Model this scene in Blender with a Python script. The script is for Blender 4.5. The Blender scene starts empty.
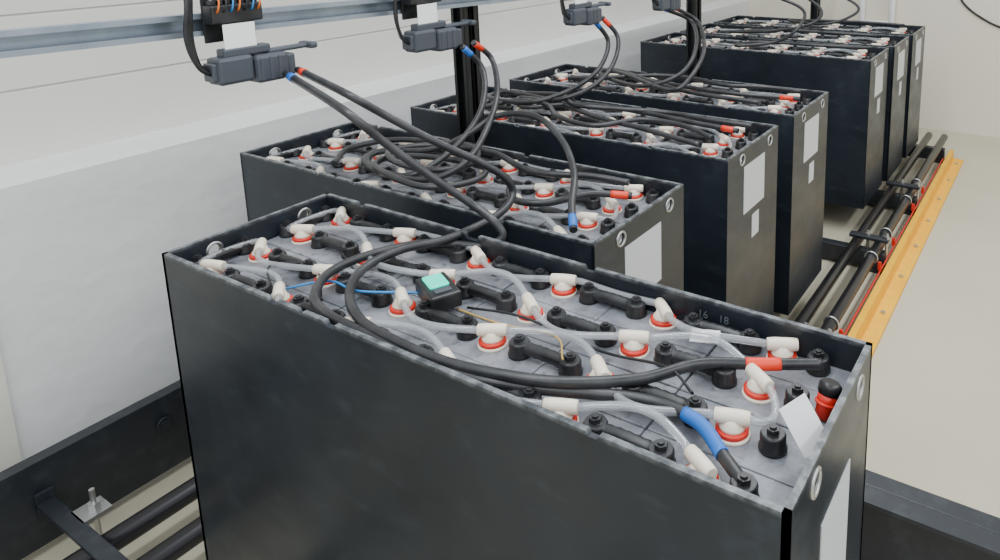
import bpy, bmesh, math, random
from mathutils import Vector, Matrix, Euler
random.seed(4)
S=1.337
# ---------------------------------------------------------------- helpers
def lin(c):
    return tuple([(x/255/12.92 if x/255<=.04045 else ((x/255+.055)/1.055)**2.4) for x in c])+(1,)
def mat(name,col,rough=.5,metal=0,noise=None,nscale=8,bump=0,bscale=40,spec=.5,col2=None,trans=0,emit=None,coat=0,wear=None,alpha=1,speck=None,scuff=None):
    m=bpy.data.materials.new(name);m.use_nodes=True
    nt=m.node_tree;b=nt.nodes['Principled BSDF'];N=nt.nodes.new;Lk=nt.links.new
    b.inputs['Base Color'].default_value=lin(col);b.inputs['Roughness'].default_value=rough
    b.inputs['Metallic'].default_value=metal;b.inputs['Specular IOR Level'].default_value=spec
    b.inputs['Transmission Weight'].default_value=trans;b.inputs['Coat Weight'].default_value=coat;b.inputs['Coat Roughness'].default_value=.06
    b.inputs['Alpha'].default_value=alpha
    if emit: b.inputs['Emission Color'].default_value=lin(emit[0]);b.inputs['Emission Strength'].default_value=emit[1]
    tc=N('ShaderNodeTexCoord')
    def noisemask(scale,lo,hi,a=0.,c=1.,stretch=(1,1,1)):
        mp=N('ShaderNodeMapping');mp.inputs['Scale'].default_value=stretch;Lk(tc.outputs['Object'],mp.inputs[0])
        n=N('ShaderNodeTexNoise');n.inputs['Scale'].default_value=scale;n.inputs['Detail'].default_value=7;n.inputs['Roughness'].default_value=.62;Lk(mp.outputs[0],n.inputs['Vector'])
        r=N('ShaderNodeMapRange');r.inputs['From Min'].default_value=lo;r.inputs['From Max'].default_value=hi;r.inputs['To Min'].default_value=a;r.inputs['To Max'].default_value=c
        Lk(n.outputs['Fac'],r.inputs['Value']);return r.outputs[0]
    def mix(f,a,c):
        x=N('ShaderNodeMixRGB');Lk(f,x.inputs[0]);Lk(a,x.inputs[1]);x.inputs[2].default_value=lin(c);return x.outputs[0]
    if col2:
        rgb=N('ShaderNodeRGB');rgb.outputs[0].default_value=lin(col)
        lo,hi=noise or (.35,.7)
        out=mix(noisemask(nscale,lo,hi),rgb.outputs[0],col2)
        if speck: out=mix(noisemask(speck[1],.56,.70,0,speck[2]),out,speck[0])
        if scuff:
            sm=noisemask(14,.56,.80,0,.45,(1,1,2.2));out=mix(sm,out,scuff)
            rn=noisemask(6,.3,.75,rough,rough+.18,(1,1,2));Lk(rn,b.inputs['Roughness'])
        if wear:
            sx=N('ShaderNodeSeparateXYZ');Lk(tc.outputs['Object'],sx.inputs[0])
            mr=N('ShaderNodeMapRange');mr.inputs['From Min'].default_value=-.006;mr.inputs['From Max'].default_value=-.0005
            Lk(sx.outputs['Z'],mr.inputs['Value'])
            mu=N('ShaderNodeMath');mu.operation='MULTIPLY';Lk(mr.outputs[0],mu.inputs[0]);Lk(noisemask(45,.42,.66,.1,.8),mu.inputs[1])
            out=mix(mu.outputs[0],out,wear)
        Lk(out,b.inputs['Base Color'])
    if bump:
        n2=N('ShaderNodeTexNoise');n2.inputs['Scale'].default_value=bscale;n2.inputs['Detail'].default_value=5
        Lk(tc.outputs['Object'],n2.inputs['Vector'])
        bu=N('ShaderNodeBump');bu.inputs['Strength'].default_value=bump;bu.inputs['Distance'].default_value=.01
        Lk(n2.outputs['Fac'],bu.inputs['Height']);Lk(bu.outputs['Normal'],b.inputs['Normal'])
    return m
class MB:
    def __init__(s): s.v=[];s.f=[];s.m=[];s.s=[]
    def add(s,vs,fs,mi=0,sm=False):
        o=len(s.v);s.v+= [tuple(v) for v in vs]
        for i,f in enumerate(fs):
            s.f.append([o+k for k in f]);s.m.append(mi);s.s.append(sm if not isinstance(sm,list) else sm[i])
    def box(s,a,b,mi=0,bev=0,M=None):
        x0,y0,z0=a;x1,y1,z1=b
        if bev<=0:
            vs=[(x0,y0,z0),(x1,y0,z0),(x1,y1,z0),(x0,y1,z0),(x0,y0,z1),(x1,y0,z1),(x1,y1,z1),(x0,y1,z1)]
            fs=[(3,2,1,0),(4,5,6,7),(0,1,5,4),(1,2,6,5),(2,3,7,6),(3,0,4,7)]
        else:
            bm=bmesh.new();bmesh.ops.create_cube(bm,size=1)
            for v in bm.verts: v.co=Vector(((x0+x1)/2+v.co.x*(x1-x0),(y0+y1)/2+v.co.y*(y1-y0),(z0+z1)/2+v.co.z*(z1-z0)))
            bmesh.ops.bevel(bm,geom=bm.edges[:],offset=bev,segments=2,affect='EDGES',profile=.5)
            bm.verts.ensure_lookup_table();vs=[v.co.copy() for v in bm.verts];fs=[[v.index for v in f.verts] for f in bm.faces];bm.free()
        if M is not None: vs=[M@Vector(v) for v in vs]
        s.add(vs,fs,mi)
    def cyl(s,p0,p1,r,mi=0,seg=16,r2=None,bev=0):
        p0=Vector(p0);p1=Vector(p1);r2=r if r2 is None else r2;d=(p1-p0);L=d.length;d.normalize()
        rings=[(0,r),(L,r2)] if not bev else [(0,r),(L-bev,r2),(L-bev*.3,r2-bev*.3),(L,r2-bev)]
        s.lathe(p0,d,rings,mi,seg)
    def lathe(s,p0,d,rings,mi=0,seg=16,caps=True):
        d=Vector(d).normalized();a=d.orthogonal().normalized();b=d.cross(a);vs=[];fs=[];sm=[]
        for (h,r) in rings:
            for k in range(seg):
                t=2*math.pi*k/seg;vs.append(Vector(p0)+d*h+(a*math.cos(t)+b*math.sin(t))*r)
        for i in range(len(rings)-1):
            for k in range(seg):
                fs.append((i*seg+k,i*seg+(k+1)%seg,(i+1)*seg+(k+1)%seg,(i+1)*seg+k));sm.append(seg>8)
        if caps:
            fs.append(tuple(range(seg))[::-1]);sm.append(False);fs.append(tuple((len(rings)-1)*seg+k for k in range(seg)));sm.append(False)
        s.add(vs,fs,mi,sm)
    def tube(s,pts,r,mi=0,seg=10,rr=None):
        pts=[Vector(p) for p in pts];n=len(pts);vs=[];fs=[];sm=[]
        T=[((pts[min(i+1,n-1)]-pts[max(i-1,0)]).normalized()) for i in range(n)]
        N=T[0].orthogonal().normalized()
        for i in range(n):
            N=(N-T[i]*N.dot(T[i])).normalized();B=T[i].cross(N);q=rr[i] if rr else r
            for k in range(seg):
                t=2*math.pi*k/seg;vs.append(pts[i]+(N*math.cos(t)+B*math.sin(t))*q)
        for i in range(n-1):
            for k in range(seg):
                fs.append((i*seg+k,i*seg+(k+1)%seg,(i+1)*seg+(k+1)%seg,(i+1)*seg+k));sm.append(True)
        fs.append(tuple(range(seg))[::-1]);sm.append(False);fs.append(tuple((n-1)*seg+k for k in range(seg)));sm.append(False)
        s.add(vs,fs,mi,sm)
    def torus(s,c,d,R,r,mi=0,seg=20,s2=8):
        d=Vector(d).normalized();a=d.orthogonal().normalized();b=d.cross(a);vs=[];fs=[]
        for i in range(seg):
            t=2*math.pi*i/seg;e=a*math.cos(t)+b*math.sin(t)
            for j in range(s2):
                u=2*math.pi*j/s2;vs.append(Vector(c)+e*(R+r*math.cos(u))+d*r*math.sin(u))
        for i in range(seg):
            for j in range(s2):
                fs.append((i*s2+j,((i+1)%seg)*s2+j,((i+1)%seg)*s2+(j+1)%s2,i*s2+(j+1)%s2))
        s.add(vs,fs,mi,True)
    def prism(s,poly,axis,a,b,mi=0):
        n=len(poly)
        def P(q,h):
            if axis==0: return (h,q[0],q[1])
            if axis==1: return (q[0],h,q[1])
            return (q[0],q[1],h)
        vs=[P(q,a) for q in poly]+[P(q,b) for q in poly]
        fs=[tuple(range(n))[::-1],tuple(range(n,2*n))]+[(k,(k+1)%n,n+(k+1)%n,n+k) for k in range(n)]
        s.add(vs,fs,mi)
    def mesh(s,name,mats):
        me=bpy.data.meshes.new(name);me.from_pydata(s.v,[],s.f)
        for m in mats: me.materials.append(m)
        me.polygons.foreach_set('material_index',s.m);me.polygons.foreach_set('use_smooth',s.s)
        bm=bmesh.new();bm.from_mesh(me);bmesh.ops.recalc_face_normals(bm,faces=bm.faces[:]);bm.to_mesh(me);bm.free()
        me.update();return me
def obj(name,me,parent=None,loc=None,scale=None):
    o=bpy.data.objects.new(name,me);bpy.context.scene.collection.objects.link(o)
    if parent: o.parent=parent
    if loc: o.location=loc
    if scale: o.scale=scale
    return o
def empty(name,loc=(0,0,0)):
    o=bpy.data.objects.new(name,None);o.empty_display_size=.05;o.location=loc
    bpy.context.scene.collection.objects.link(o);return o
def spline(pts,n=10):
    pts=[Vector(p) for p in pts];P=[pts[0]*2-pts[1]]+pts+[pts[-1]*2-pts[-2]];out=[]
    for i in range(1,len(P)-2):
        p0,p1,p2,p3=P[i-1:i+3]
        for k in range(n):
            t=k/n
            out.append(.5*((2*p1)+(p2-p0)*t+(2*p0-5*p1+4*p2-p3)*t*t+(3*p1-p0-3*p2+p3)*t**3))
    out.append(pts[-1]);return out
# ---------------------------------------------------------------- camera
cam=bpy.data.cameras.new('camera');co=bpy.data.objects.new('camera',cam);bpy.context.scene.collection.objects.link(co)
co.location=(0.1632,-0.5128,0.4892);co.rotation_euler=(1.3796,0.0124,0.54);cam.sensor_width=36;cam.sensor_fit='HORIZONTAL';cam.lens=26.0646
cam.shift_x=-.1347;cam.shift_y=-.2164;cam.clip_start=.02
bpy.context.scene.camera=co
# ---------------------------------------------------------------- materials
m_tray=mat('painted_steel_slate',(27,32,39),.27,0,col2=(40,47,55),nscale=4,bump=.045,bscale=9,spec=.42,noise=(.4,.75),wear=(140,145,148),scuff=(68,76,85))
m_lid=mat('cell_lid_grey',(92,95,102),.42,0,col2=(146,149,156),nscale=14,bump=.14,bscale=90,noise=(.36,.66),speck=((64,64,64),55,.75))
m_seam=mat('seam_dark',(40,42,46),.7)
m_blk=mat('terminal_black',(20,21,23),.36,0,col2=(58,59,62),nscale=24,noise=(.42,.8))
m_rub=mat('rubber_cable',(34,35,38),.36,0,col2=(68,68,70),nscale=20,noise=(.4,.85))
m_cream=mat('cream_plastic',(240,228,208),.38)
m_redp=mat('red_plastic',(214,42,26),.4)
m_bluep=mat('blue_shrink',(36,104,190),.45)
m_reds=mat('red_shrink',(230,58,28),.45)
m_hose=mat('clear_hose',(182,186,191),.08,0,spec=1,alpha=.46,coat=.8)
m_chrome=mat('zinc_steel',(190,190,188),.35,.9)
m_stamp=mat('stamp_mark',(90,96,102),.5)
m_label=mat('paper_label',(206,209,210),.45)
m_wall=mat('wall_paint',(230,231,230),.75,0,col2=(219,220,219),nscale=2.5,bump=.35,bscale=22)
m_pil=mat('pilaster_paint',(222,219,208),.75,bump=.2,bscale=25)
m_panel=mat('wall_panel',(220,218,211),.38,0,col2=(210,208,202),nscale=1)
m_end=mat('end_wall_paint',(234,228,210),.6)
m_floor=mat('epoxy_floor',(192,185,162),.22,0,col2=(202,196,175),nscale=1.5,spec=.5)
m_galv=mat('galvanised',(140,152,165),.38,.6,col2=(168,178,188),nscale=14)
m_post=mat('post_black',(26,27,29),.45)
m_rack=mat('rack_black',(34,38,44),.42,0,col2=(56,60,64),nscale=25,noise=(.5,.8))
m_pipe=mat('pipe_dark',(42,41,44),.28,.4)
m_yel=mat('yellow_paint',(252,190,14),.5,0,col2=(240,172,10),nscale=15)
m_cgrey=mat('connector_grey',(68,73,81),.42)
m_white=mat('white_tag',(246,246,246),.6)
m_teal=mat('teal_lens',(0,170,150),.2,emit=((0,215,190),1.6))
m_bw=mat('blue_wire',(40,130,200),.5);m_yw=mat('yellow_wire',(190,155,80),.5);m_ow=mat('orange_wire',(225,115,30),.5)
# ---------------------------------------------------------------- battery meshes (local: x -1..0, y 0..W, top z=0)
W=.2935;H=.6;T=.007;LZ=-.040
CX=[-.102-.1665*k for k in range(6)];CY=[.04+.0768*j for j in range(4)]
HOLES=[.075,.238]
def longwall(b,y0,y1,notches):
    poly=[(-1,-H),(0,-H),(0,0)]
    for x,w,d in sorted(notches,reverse=True):
        poly+=[(x+w/2,0),(x+w/2-.003,-d),(x-w/2+.003,-d),(x-w/2,0)]
    poly.append((-1,0));b.prism(poly,1,y0,y1,0)
def plate_with_holes(b,xa,xb,holes,r,mi=0):
    zt,zb=0,-.048;zc=-.024;hs=.024
    b.box((xa,0,-H),(xb,W,zb),mi)
    edges=[0]+[v for h in holes for v in (h-hs,h+hs)]+[W]
    for i in range(0,len(edges),2): b.box((xa,edges[i],zb),(xb,edges[i+1],zt),mi)
    n=24
    for h in holes:
        ring=[(h+r*math.cos(2*math.pi*k/n),zc+r*math.sin(2*math.pi*k/n)) for k in range(n)]
        sq=[]
        for k in range(n):
            c,s_=math.cos(2*math.pi*k/n),math.sin(2*math.pi*k/n);q=hs/max(abs(c),abs(s_));sq.append((h+q*c,zc+q*s_))
        for k in range(n):
            k2=(k+1)%n;b.prism([ring[k],sq[k],sq[k2],ring[k2]],0,xa,xb,mi)
        for xx in (xa,xb): b.torus((xx,h,zc),(1,0,0),r+.001,.0024,1,24,8)
t=MB()
longwall(t,0,T,[(-.72,.02,.006),(-.66,.012,.005),(-.60,.02,.006),(-.2,.016,.005)])
longwall(t,W-T,W,[(-.63,.03,.009),(-.4,.02,.007),(-.9,.02,.006)])
plate_with_holes(t,-1,-1+T,HOLES,.0115)
plate_with_holes(t,-T,0,HOLES,.0115)
t.box((-1+T,T,-H),(-T,W-T,-H+.01),0)
me_tray=t.mesh('battery_tray',[m_tray,m_chrome])
c=MB()
c.box((-1+T,T,-.3),(-T,W-T,LZ-.004),1)
xe=[-.0185]+[(CX[k]+CX[k+1])/2 for k in range(5)]+[-.99]
for k in range(6):
    for j in range(4):
        c.box((xe[k+1]+.0009,CY[j]-.0377,LZ-.02),(xe[k]-.0009,CY[j]+.0377,LZ+random.uniform(-.0008,.0008)),0,.0015)
me_cells=c.mesh('cell_lids',[m_lid,m_seam])
p=MB()
def term(b,x,y):
    b.lathe((x,y,LZ),(0,0,1),[(0,.0150),(.004,.0150),(.006,.0135),(.016,.0135),(.019,.0118)],0,18)
    b.cyl((x,y,LZ+.018),(x,y,LZ+.024),.007,0,6)
    b.cyl((x,y,LZ+.024),(x,y,LZ+.026),.0038,0,8)
def link(b,a,c_):
    a=Vector(a);c_=Vector(c_);n=14;pts=[];rr=[]
    for i in range(n+1):
        f=i/n;pts.append(a.lerp(c_,f)+Vector((0,0,.002*math.sin(math.pi*f))))
        rr.append(.0078+(.0008 if i%2 else 0)+(.0015 if i<2 or i>n-2 else 0))
    b.tube(pts,0,0,12,rr)
for j,y in enumerate(CY):
    for k,x in enumerate(CX):
        term(p,x+.045,y);term(p,x-.043,y)
        if k<5: link(p,(x-.043,y,LZ+.010),(CX[k+1]+.045,y,LZ+.010))
link(p,(CX[5]-.043,CY[0],LZ+.010),(CX[5]-.043,CY[1],LZ+.010))
link(p,(CX[5]-.043,CY[2],LZ+.010),(CX[5]-.043,CY[3],LZ+.010))
me_term=p.mesh('terminals',[m_blk])
g=MB();hz=MB();PH=LZ+.0195
ends={}
for k,x in enumerate(CX):
    for j,y in enumerate(CY):
        A=(k+j)%2==1
        ang=math.radians((24 if A else -36)+random.uniform(-8,8))
        d=Vector((math.cos(ang),math.sin(ang),0))
        g.lathe((x,y,LZ-.001),(0,0,1),[(0,.0195),(.003,.0195),(.004,.018)],0,20)
        g.lathe((x,y,LZ+.003),(0,0,1),[(0,.0178),(.004,.0178),(.005,.016)],1,20)
        g.lathe((x,y,LZ+.008),(0,0,1),[(0,.0142),(.003,.0138),(.006,.011),(.011,.0090)],0,18)
        q=Vector((x,y,PH));L=.0190
        g.lathe(q-d*L,d,[(0,.0066),(.001,.0076),(.010,.0082),(2*L-.010,.0082),(2*L-.001,.0076),(2*L,.0066)],0,16)
        ends[k,j]=(q+d*L,q-d*L,d)
def hose(b,a,da,c_,dc,sag=.012,r=.0049):
    a=Vector(a);c_=Vector(c_);L=(c_-a).length*.5;p1=a+da*L;p2=c_+dc*L;pts=[]
    lo,hi=T+r+.0015,W-T-r-.0015
    for i in range(19):
        f=i/18;q=a*(1-f)**3+p1*3*f*(1-f)**2+p2*3*f*f*(1-f)+c_*f**3
        q.z-=sag*math.sin(math.pi*f);q.z=max(q.z,LZ+r+.001)
        q.y=min(max(q.y,lo),hi);q.x=max(q.x,-1+T+r+.0015);pts.append(q)
    b.tube(pts,r,0,10)
for j in range(4):
    for k in range(5):
        e0,e1=ends[k,j],ends[k+1,j]
        hose(hz,e0[1]+e0[2]*.004,-e0[2],e1[0]-e1[2]*.004,e1[2],random.choice([-.008,-.003,.003]))
e=ends[0,2];f_=ends[0,1];hose(hz,e[0]-e[2]*.004,e[2],f_[0]-f_[2]*.004,f_[2],.008)
e=ends[5,3];f_=ends[5,2];hose(hz,e[1]+e[2]*.004,-e[2],f_[1]+f_[2]*.004,-f_[2],.004)
e=ends[5,1];f_=ends[5,0];hose(hz,e[1]+e[2]*.004,-e[2],f_[1]+f_[2]*.004,-f_[2],.004)
me_plug=g.mesh('vent_plugs',[m_cream,m_redp]);me_hose=hz.mesh('watering_hoses',[m_hose])
lb=MB();lb.box((0,.10,-.32),(.0012,.205,-.09),0);me_lab1=lb.mesh('label_plate',[m_label])
lb=MB();lb.box((0,.085,-.165),(.0012,.205,-.045),0);lb.box((0,.135,-.245),(.0012,.175,-.185),0);me_lab2=lb.mesh('label_plates',[m_label])
def battery(x,y,z,sx,sy,sz,lab):
    e=empty('forklift_battery',(x,y,z));e.scale=(sx,sy,sz)
    for n,me in (('tray',me_tray),('cell_lids',me_cells),('terminals',me_term),('vent_plugs',me_plug),('watering_hoses',me_hose),('label_plates',lab)):
        obj(n,me,e)
    return e
B=[battery(0,0,0,1,1,1.015,me_lab1)]
for x,y in ((-.465,.395),(-.447,.8906),(-.442,1.318),(-.45,2.205),(-.437,2.56),(-.43,2.925)): B.append(battery(x,y,-.0226,.994,.318/W,.5865/.6,me_lab2))
# extras on front battery
x_=MB()
Mx=Matrix.Translation((-.565,.150,LZ+.024))@Matrix.Rotation(math.radians(-25),4,'Z')
x_.box((-.036,-.022,-.014),(.036,.022,.009),0,.003,Mx)
x_.box((-.029,-.014,.008),(.010,.014,.0125),1,.003,Mx);x_.box((.014,-.012,.008),(.026,.012,.011),2,.001,Mx)
obj('level_sensor',x_.mesh('level_sensor',[m_blk,m_teal,m_cgrey]),B[0])
x_=MB()
Mx=Matrix.Translation((-.028,.128,LZ+.030))@Matrix.Rotation(math.radians(-52),4,'Z')@Matrix.Rotation(math.radians(-30),4,'Y')@Matrix.Rotation(math.radians(24),4,'X')
x_.box((-.0006,-.016,-.025),(.0006,.016,.025),0,0,Mx)
Mx=Matrix.Translation((-.19,.235,LZ+.022))@Matrix.Rotation(math.radians(20),4,'Z');x_.box((-.018,-.014,0),(.018,.014,.0012),0,0,Mx)
obj('paper_tag',x_.mesh('paper_tag',[m_white]),B[0])
x_=MB();d=Vector((.05,.15,.5)).normalized();q=Vector((-.026,.190,LZ))
x_.lathe(q,d,[(0,.0105),(.016,.0105),(.018,.0115),(.026,.0115)],0,20)
x_.lathe(q+d*.026,d,[(0,.0125),(.010,.0125),(.013,.0095)],1,10);x_.torus(q+d*.016,d,.0115,.0018,0)
obj('filling_coupling',x_.mesh('filling_coupling',[m_redp,m_blk]),B[0])
x_=MB()
zz=LZ+.006
x_.tube(spline([(-.80,.055,zz),(-.74,.10,zz+.01),(-.66,.09,zz+.02),(-.60,.14,zz+.01),(-.57,.15,zz+.005)]),.0018,0,6)
x_.tube(spline([(-.53,.15,zz),(-.44,.135,zz+.012),(-.36,.15,zz+.01),(-.31,.10,zz+.022)]),.0012,1,6)
x_.tube(spline([(-.52,.16,zz),(-.42,.16,zz+.014),(-.30,.165,zz),(-.20,.15,zz+.02),(-.15,.12,zz+.022)]),.0018,2,6)
x_.tube(spline([(-.60,.17,zz),(-.66,.20,zz+.012),(-.72,.15,zz),(-.80,.17,zz+.01)]),.0018,2,6)
x_.tube(spline([(-.80,.05,zz),(-.85,.08,zz+.016),(-.80,.12,zz+.01),(-.70,.06,zz+.01)]),.0018,2,6)
obj('sensor_wires',x_.mesh('sensor_wires',[m_bw,m_yw,m_blk]),B[0])
for tx,xx in (('16',-.215),('18',-.185)):
    cu=bpy.data.curves.new('stamp_'+tx,'FONT');cu.body=tx;cu.size=.015;cu.extrude=.0003;cu.materials.append(m_stamp)
    o=obj('stamped_number',cu,B[0],(xx-.01,W-T-.0004,-.026));o.rotation_euler=(math.pi/2,0,0)
# ---------------------------------------------------------------- cables (millimetre control points)
def P(s): return [tuple(float(c)/1000 for c in q.split(',')) for q in s.split()]
def cable(s,ends=None,r=.0068,n=12):
    b=MB();Q0=spline(P(s),n);b.tube(Q0,r,0,12)
    for (which,mi,L0,L) in (ends or []):
        Q=Q0 if which==0 else Q0[::-1]
        acc=0;seg=[]
        for i in range(1,len(Q)):
            acc+=(Q[i]-Q[i-1]).length
            if acc>=L0: seg.append(Q[i])
            if acc>L: break
        b.tube(seg,r*1.12,mi,12)
    return obj('charging_cable',b.mesh('charging_cable',[m_rub,m_reds,m_bluep]))
cable('-1030,279,235 -850,239,220 -808,292,170 -745,341,120 -702,390,80 -674,422,45 -665,430,12 -651,372,-2 -661,270,-6 -697,199,-6 -694,125,-6 -647,67,-6 -575,30,-6 -493,22,-8 -429,24,-10 -364,35,-10 -287,63,-12 -214,115,-14 -169,177,-16 -110,217,-20 -49,256,-22',[(0,1,0,.03),(1,1,.045,.085)])
cable('-1030,255,232 -805,195,210 -753,233,150 -703,275,90 -655,313,40 -606,317,15 -590,314,-8 -616,290,-18 -692,255,-16 -737,183,-14 -740,105,-12 -696,48,-10 -648,26,-10 -584,19,-10 -518,18,-12 -440,18,-16 -372,28,-18 -308,54,-22 -203,97,-24 -134,94,-22 -85,59,-22 -55,38,-24',[(0,2,0,.03),(1,2,.038,.108)])
cable('-1030,732,220 -1018,781,170 -934,699,110 -882,595,50 -858,502,15 -911,451,-10 -1042,449,-15 -1140,490,-12 -1133,568,-12 -1005,613,-12 -860,569,-12 -828,491,-12 -894,422,-10 -1061,453,-6 -1067,525,-6 -940,564,-6 -786,547,-10 -698,465,-12 -628,476,-12 -588,562,-16 -518,601,-20',[(0,1,0,.03),(1,1,0,.04)])
cable('-1030,695,216 -1006,732,160 -956,679,100 -936,609,50 -933,514,10 -970,452,-12 -1096,467,-14 -1134,521,-6 -1015,564,5 -937,595,40 -899,657,75 -801,668,85 -694,619,60 -610,543,30 -562,468,0 -523,418,-20',[(0,2,0,.03),(1,2,0,.035)])
cable('-1180,440,-16 -1230,520,-12 -1190,610,-10 -1080,650,-10 -960,640,0 -880,560,2 -900,480,4 -1010,470,4 -1090,520,4 -1040,600,2 -900,640,-6 -760,600,-12 -640,640,-14 -560,660,-20')
cable('-1030,1281,216 -996,1314,150 -968,1235,80 -987,1146,30 -1063,1081,0 -1206,1098,-14 -1123,1021,-14 -997,1109,-10 -810,1127,-14 -649,1107,-16 -513,1103,-20',[(0,1,0,.03),(1,1,0,.04)])
cable('-1030,1238,212 -1015,1289,140 -1000,1208,70 -1048,1134,20 -1111,1029,0 -1279,1049,-12 -1292,1131,-12 -1101,1107,-10 -872,1023,-14 -734,998,-16 -545,953,-20',[(0,2,0,.03)])
cable('-1240,960,-16 -1180,1060,-10 -1060,1040,-4 -960,960,-6 -840,950,-12 -760,1050,-10 -640,1060,-14 -540,1010,-18')
cable('-1240,1160,-16 -1100,1160,-6 -980,1060,2 -880,1090,-4 -740,1150,-12 -620,1150,-16 -500,1160,-20')
cable('-1030,1711,208 -969,1808,140 -822,1551,90 -796,1400,30 -835,1345,0 -1045,1462,0 -1208,1586,-14 -984,1486,-12 -717,1445,-14 -485,1495,-20',[(0,1,0,.03),(1,1,0,.04)])
cable('-1030,1653,204 -988,1799,140 -861,1573,90 -849,1438,30 -959,1380,-8 -1188,1499,-14 -1164,1579,-14 -832,1404,-12 -570,1396,-20',[(0,2,0,.03)])
cable('-1250,1400,-16 -1120,1440,-8 -1000,1540,-8 -880,1570,-10 -740,1530,-12 -620,1570,-14 -510,1580,-18')
cable('-1030,2440,210 -804,2458,130 -780,2352,60 -866,2322,0 -1006,2243,-14 -947,2363,-12 -662,2413,-15 -521,2462,-20')
cable('-1000,2790,200 -808,2742,100 -816,2650,40 -980,2610,0 -1183,2593,-14 -992,2733,-12 -550,2804,-20')
cable('-1000,3130,195 -743,3130,80 -763,3064,20 -882,2999,-10 -1073,3108,-14 -730,3171,-12 -521,3204,-20')
# ---------------------------------------------------------------- rail, posts, connectors
def railx(y): return -1.108+.03*(y+.1)
def railz(y): return .335-.02*(y+.1)
r=MB()
for (xa,xb,za,zb) in ((-.012,-.009,-.019,.019),(-.009,.010,.016,.019),(-.009,.010,-.019,-.016),(.008,.010,.010,.016),(.008,.010,-.016,-.010)):
    vs=[]
    for y in (-1.2,3.6):
        X,Zz=railx(y),railz(y);vs+=[(X+xa,y,Zz+za),(X+xb,y,Zz+za),(X+xb,y,Zz+zb),(X+xa,y,Zz+zb)]
    r.add(vs,[(0,1,2,3),(7,6,5,4),(0,4,5,1),(1,5,6,2),(2,6,7,3),(3,7,4,0)],0)
obj('mounting_rail',r.mesh('mounting_rail',[m_galv]))
FZ=-.72
for yy,px in ((.80,-1.118),(2.04,-1.10),(3.5,-1.06)):
    b=MB()
    for s_ in (-1,1):
        b.box((px-.02,yy+s_*.006,FZ),(px+.02,yy+s_*.010,1.0),0);
        for xx in (-.02,.017): b.box((px+xx,min(yy+s_*.006,yy+s_*.026),FZ),(px+xx+.003,max(yy+s_*.006,yy+s_*.026),1.0),0)
        b.box((px-.02,yy+s_*.026-.0015,FZ),(px-.012,yy+s_*.026+.0015,1.0),0);b.box((px+.012,yy+s_*.026-.0015,FZ),(px+.02,yy+s_*.026+.0015,1.0),0)
    b.box((px-.023,yy-.05,FZ),(px+.05,yy+.05,FZ+.008),0)
    obj('support_post',b.mesh('support_post',[m_post]))
cb=MB()
cb.box((-.004,-.045,-.035),(0,.045,.045),0,.001)
cb.box((0,-.045,-.002),(.028,.045,.03),0,.003)
for i in range(7):
    y=-.036+i*.012;cb.box((.004,y-.004,.03),(.022,y+.004,.038),0,.001);cb.cyl((.013,y,.037),(.013,y,.040),.0028,3,8)
    cb.tube(spline([(.028,y,.018),(.034,y,.024),(.032,y+.003,.04),(.015,y+.002,.06)],5),.0016,[4,0,5][i%3],6)
cb.box((.0285,-.03,-.045),(.0297,.026,-.003),2)
cb.box((0,-.05,-.105),(.040,.012,-.058),1,.006);cb.box((.004,-.058,-.098),(.034,-.048,-.066),1,.003)
cb.box((.002,.014,-.112),(.044,.075,-.062),1,.007);cb.box((.006,.075,-.108),(.038,.092,-.068),1,.004)
for i in range(3): cb.box((.0405,.02+i*.017,-.108),(.046,.029+i*.017,-.066),1,.002)
cb.box((.012,.045,-.064),(.032,.135,-.056),1,.003);cb.box((.002,.122,-.066),(.042,.138,-.054),1,.004)
cb.box((.008,-.035,-.06),(.032,.05,-.045),1,.003)
for i in range(4):
    a=.006*i
    cb.tube(spline([(.010+a*.9,-.052,-.072-a*.8),(.012+a,-.066-a*.6,-.068),(.010+a,-.072-a,-.02),(.004+a,-.062-a,.05),(-.016,-.052-a*2,.085),(-.025,-.05-a*2,.3)],8),.0036,0,8)
me_conn=cb.mesh('charger_connector',[m_blk,m_cgrey,m_white,m_chrome,m_ow,m_bw])
for y in (.195,.61,1.17,1.65,2.35,2.7,3.05):
    obj('charger_connector',me_conn,None,(railx(y)+.016,y,railz(y)+.004))
# ---------------------------------------------------------------- room
WX=-1.62;EY=3.9
f=MB();f.box((-2.2,-4,FZ-.1),(5,EY+.2,FZ),0);obj('floor',f.mesh('floor',[m_floor]))
w=MB();w.box((WX-.4,-4,FZ),(WX,EY,-.012),0)
obj('wall_left',w.mesh('wall_left',[m_wall]))
w=MB();w.box((WX,-1.2,FZ),(WX+.012,-.045,-.012),0);obj('pilaster',w.mesh('pilaster',[m_pil]))
w=MB();z=-.012
while z<1.6:
    w.box((WX-.4,-4,z),(WX-.17,EY,z+.155),0,0);w.box((WX-.4,-4,z+.155),(WX-.174,EY,z+.163),0,0);z+=.163
obj('wall_left_panel',w.mesh('wall_left_panel',[m_panel]))
w=MB();w.box((-2.2,EY,FZ),(5,EY+.15,2),0);obj('wall_back',w.mesh('wall_back',[m_end]))
w=MB();w.tube(spline(P('-382,3892,212 -364,3892,74 -316,3892,3 -226,3892,-59 -138,3892,-98 0,3892,-133'),6),.006,0,8);obj('wall_cable',w.mesh('wall_cable',[m_blk]))
w=MB()
for x in (-.883,-.713): w.cyl((x,3.84,FZ),(x,3.84,1.0),.018,0,12)
for zz in (-.4,-.1,.2,.5,.8): w.cyl((-.883,3.84,zz),(-.713,3.84,zz),.012,0,10)
for zz in (-.5,.9):
    for x in (-.883,-.713): w.box((x-.01,3.84,zz),(x+.01,EY,zz+.02),0)
obj('wall_ladder',w.mesh('wall_ladder',[m_white]))
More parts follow.
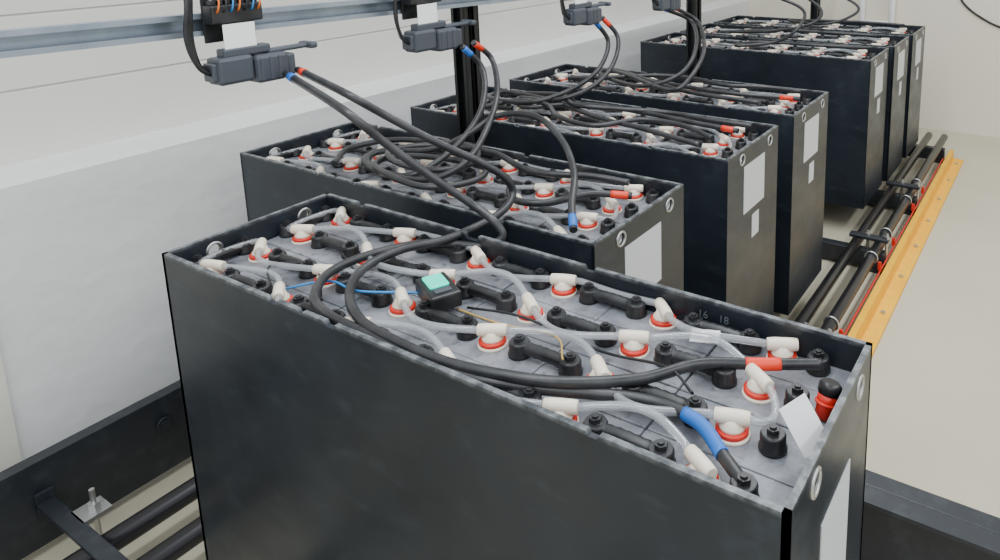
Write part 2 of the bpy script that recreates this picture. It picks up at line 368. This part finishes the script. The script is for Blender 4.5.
# ---------------------------------------------------------------- rack
k=MB();PZ=-.631
for x in (-.41,-.335,-1.28,-1.165,-.9):
    k.cyl((x,-.6,PZ),(x,3.45,PZ),.021 if x<-.5 else .018,0,18)
k.cyl((-.08,-.3,PZ),(-.08,.30,PZ),.021,0,18)
for y in (-.3,.32,.72,1.25,1.95,2.54,3.3):
    k.box((-1.46,y-.02,FZ+.01),(-.31,y+.02,PZ-.018),1,.003)
    for x in (-1.38,-.34,-.9): k.box((x-.04,y-.03,FZ),(x+.04,y+.03,FZ+.012),1,.002)
k.box((-.31,-.32,FZ+.01),(0,-.28,PZ-.018),1,.003);k.box((-.31,.26,FZ+.01),(0,.30,PZ-.018),1,.003)
k.cyl((-.303,.95,PZ-.04),(-.303,3.2,PZ-.04),.003,3,8)
for y in (1.255,1.95,2.54):
    k.box((-.435,y-.010,PZ+.018),(-.30,y+.022,PZ+.031),1,.003)
    for x in (-.373,-.308): k.cyl((x,y+.006,PZ-.04),(x,y+.006,PZ+.049),.005,2,8);k.cyl((x,y+.006,PZ+.031),(x,y+.006,PZ+.040),.010,2,6)
    for dy in (-.10,.12): k.torus((-.335,y+dy,PZ),(0,1,0),.0200,.0032,2,20,8);k.box((-.312,y+dy-.004,PZ-.04),(-.301,y+dy+.004,PZ-.01),3,.001)
obj('battery_rack',k.mesh('battery_rack',[m_pipe,m_rack,m_chrome,m_redp]))
k=MB()
k.box((-1.485,-2.0,-.700),(-1.475,3.4,-.522),1);k.box((-1.505,-2.0,-.528),(-1.485,3.4,-.522),1);k.box((-1.505,-2.0,-.700),(-1.485,3.4,-.694),1)
for y in (.165,-.6,.9,1.7): k.cyl((-1.475,y,-.585),(-1.468,y,-.585),.016,1,16);k.cyl((-1.468,y,-.585),(-1.462,y,-.585),.011,1,6)
for y in (-.9,.7,2.4): k.box((-1.505,y,FZ),(-1.476,y+.04,-.70),1)
obj('side_beam',k.mesh('side_beam',[m_pipe,m_rack]))
k=MB()
k.box((-1.47,-.075,PZ+.022),(-1.13,-.045,PZ+.030),1,.002);k.box((-1.47,-.075,PZ+.0),(-1.462,-.045,PZ+.05),1,.001)
k.cyl((-1.36,-.02,PZ-.07),(-1.36,-.02,PZ+.07),.005,2,8);k.cyl((-1.36,-.02,PZ+.03),(-1.36,-.02,PZ+.042),.011,2,6);k.box((-1.385,-.05,PZ+.022),(-1.335,0,PZ+.03),2)
obj('clamp_bracket',k.mesh('clamp_bracket',[m_pipe,m_rack,m_chrome]))
k=MB();k.box((-.22,.66,FZ),(1.6,.70,-.50),0,.004);k.box((-.22,.62,-.508),(1.6,.66,-.50),0,.001);obj('end_beam',k.mesh('end_beam',[m_rack]))
k=MB();k.prism([(-.292,FZ),(-.225,FZ),(-.225,FZ+.010),(-.272,FZ+.016),(-.272,FZ+.055),(-.292,FZ+.055)],1,.95,3.35,0)
for i in range(9): k.cyl((-.247,1.1+i*.27,FZ+.012),(-.247,1.1+i*.27,FZ+.019),.008,1,6)
obj('floor_guard_rail',k.mesh('floor_guard_rail',[m_yel,m_chrome]))
# ---------------------------------------------------------------- light
def area(n,loc,size,sy,en,rot=(0,0,0),col=(1,1,1)):
    l=bpy.data.lights.new(n,'AREA');l.shape='RECTANGLE';l.size=size;l.size_y=sy;l.energy=en;l.color=col;o=bpy.data.objects.new(n,l);o.location=loc;o.rotation_euler=rot
    bpy.context.scene.collection.objects.link(o);return o
area('ceiling_light',(-.6,.8,1.7),.2,3.8,50,col=(.95,.98,1))
area('ceiling_light',(1.3,.8,1.7),.2,3.8,50,col=(.95,.98,1))
area('ceiling_light',(.3,-2.0,1.8),2.4,.6,27,col=(.95,.98,1))
wd=bpy.data.worlds.new('World');bpy.context.scene.world=wd;wd.use_nodes=True
wd.node_tree.nodes['Background'].inputs[0].default_value=(.90,.95,1,1);wd.node_tree.nodes['Background'].inputs[1].default_value=1.12
# ---------------------------------------------------------------- scale to metres
for o in list(bpy.context.scene.objects):
    if o.parent is None:
        o.location=o.location*S
        if o.type!='CAMERA': o.scale=o.scale*S
        if o.type=='LIGHT': o.data.energy*=S*S
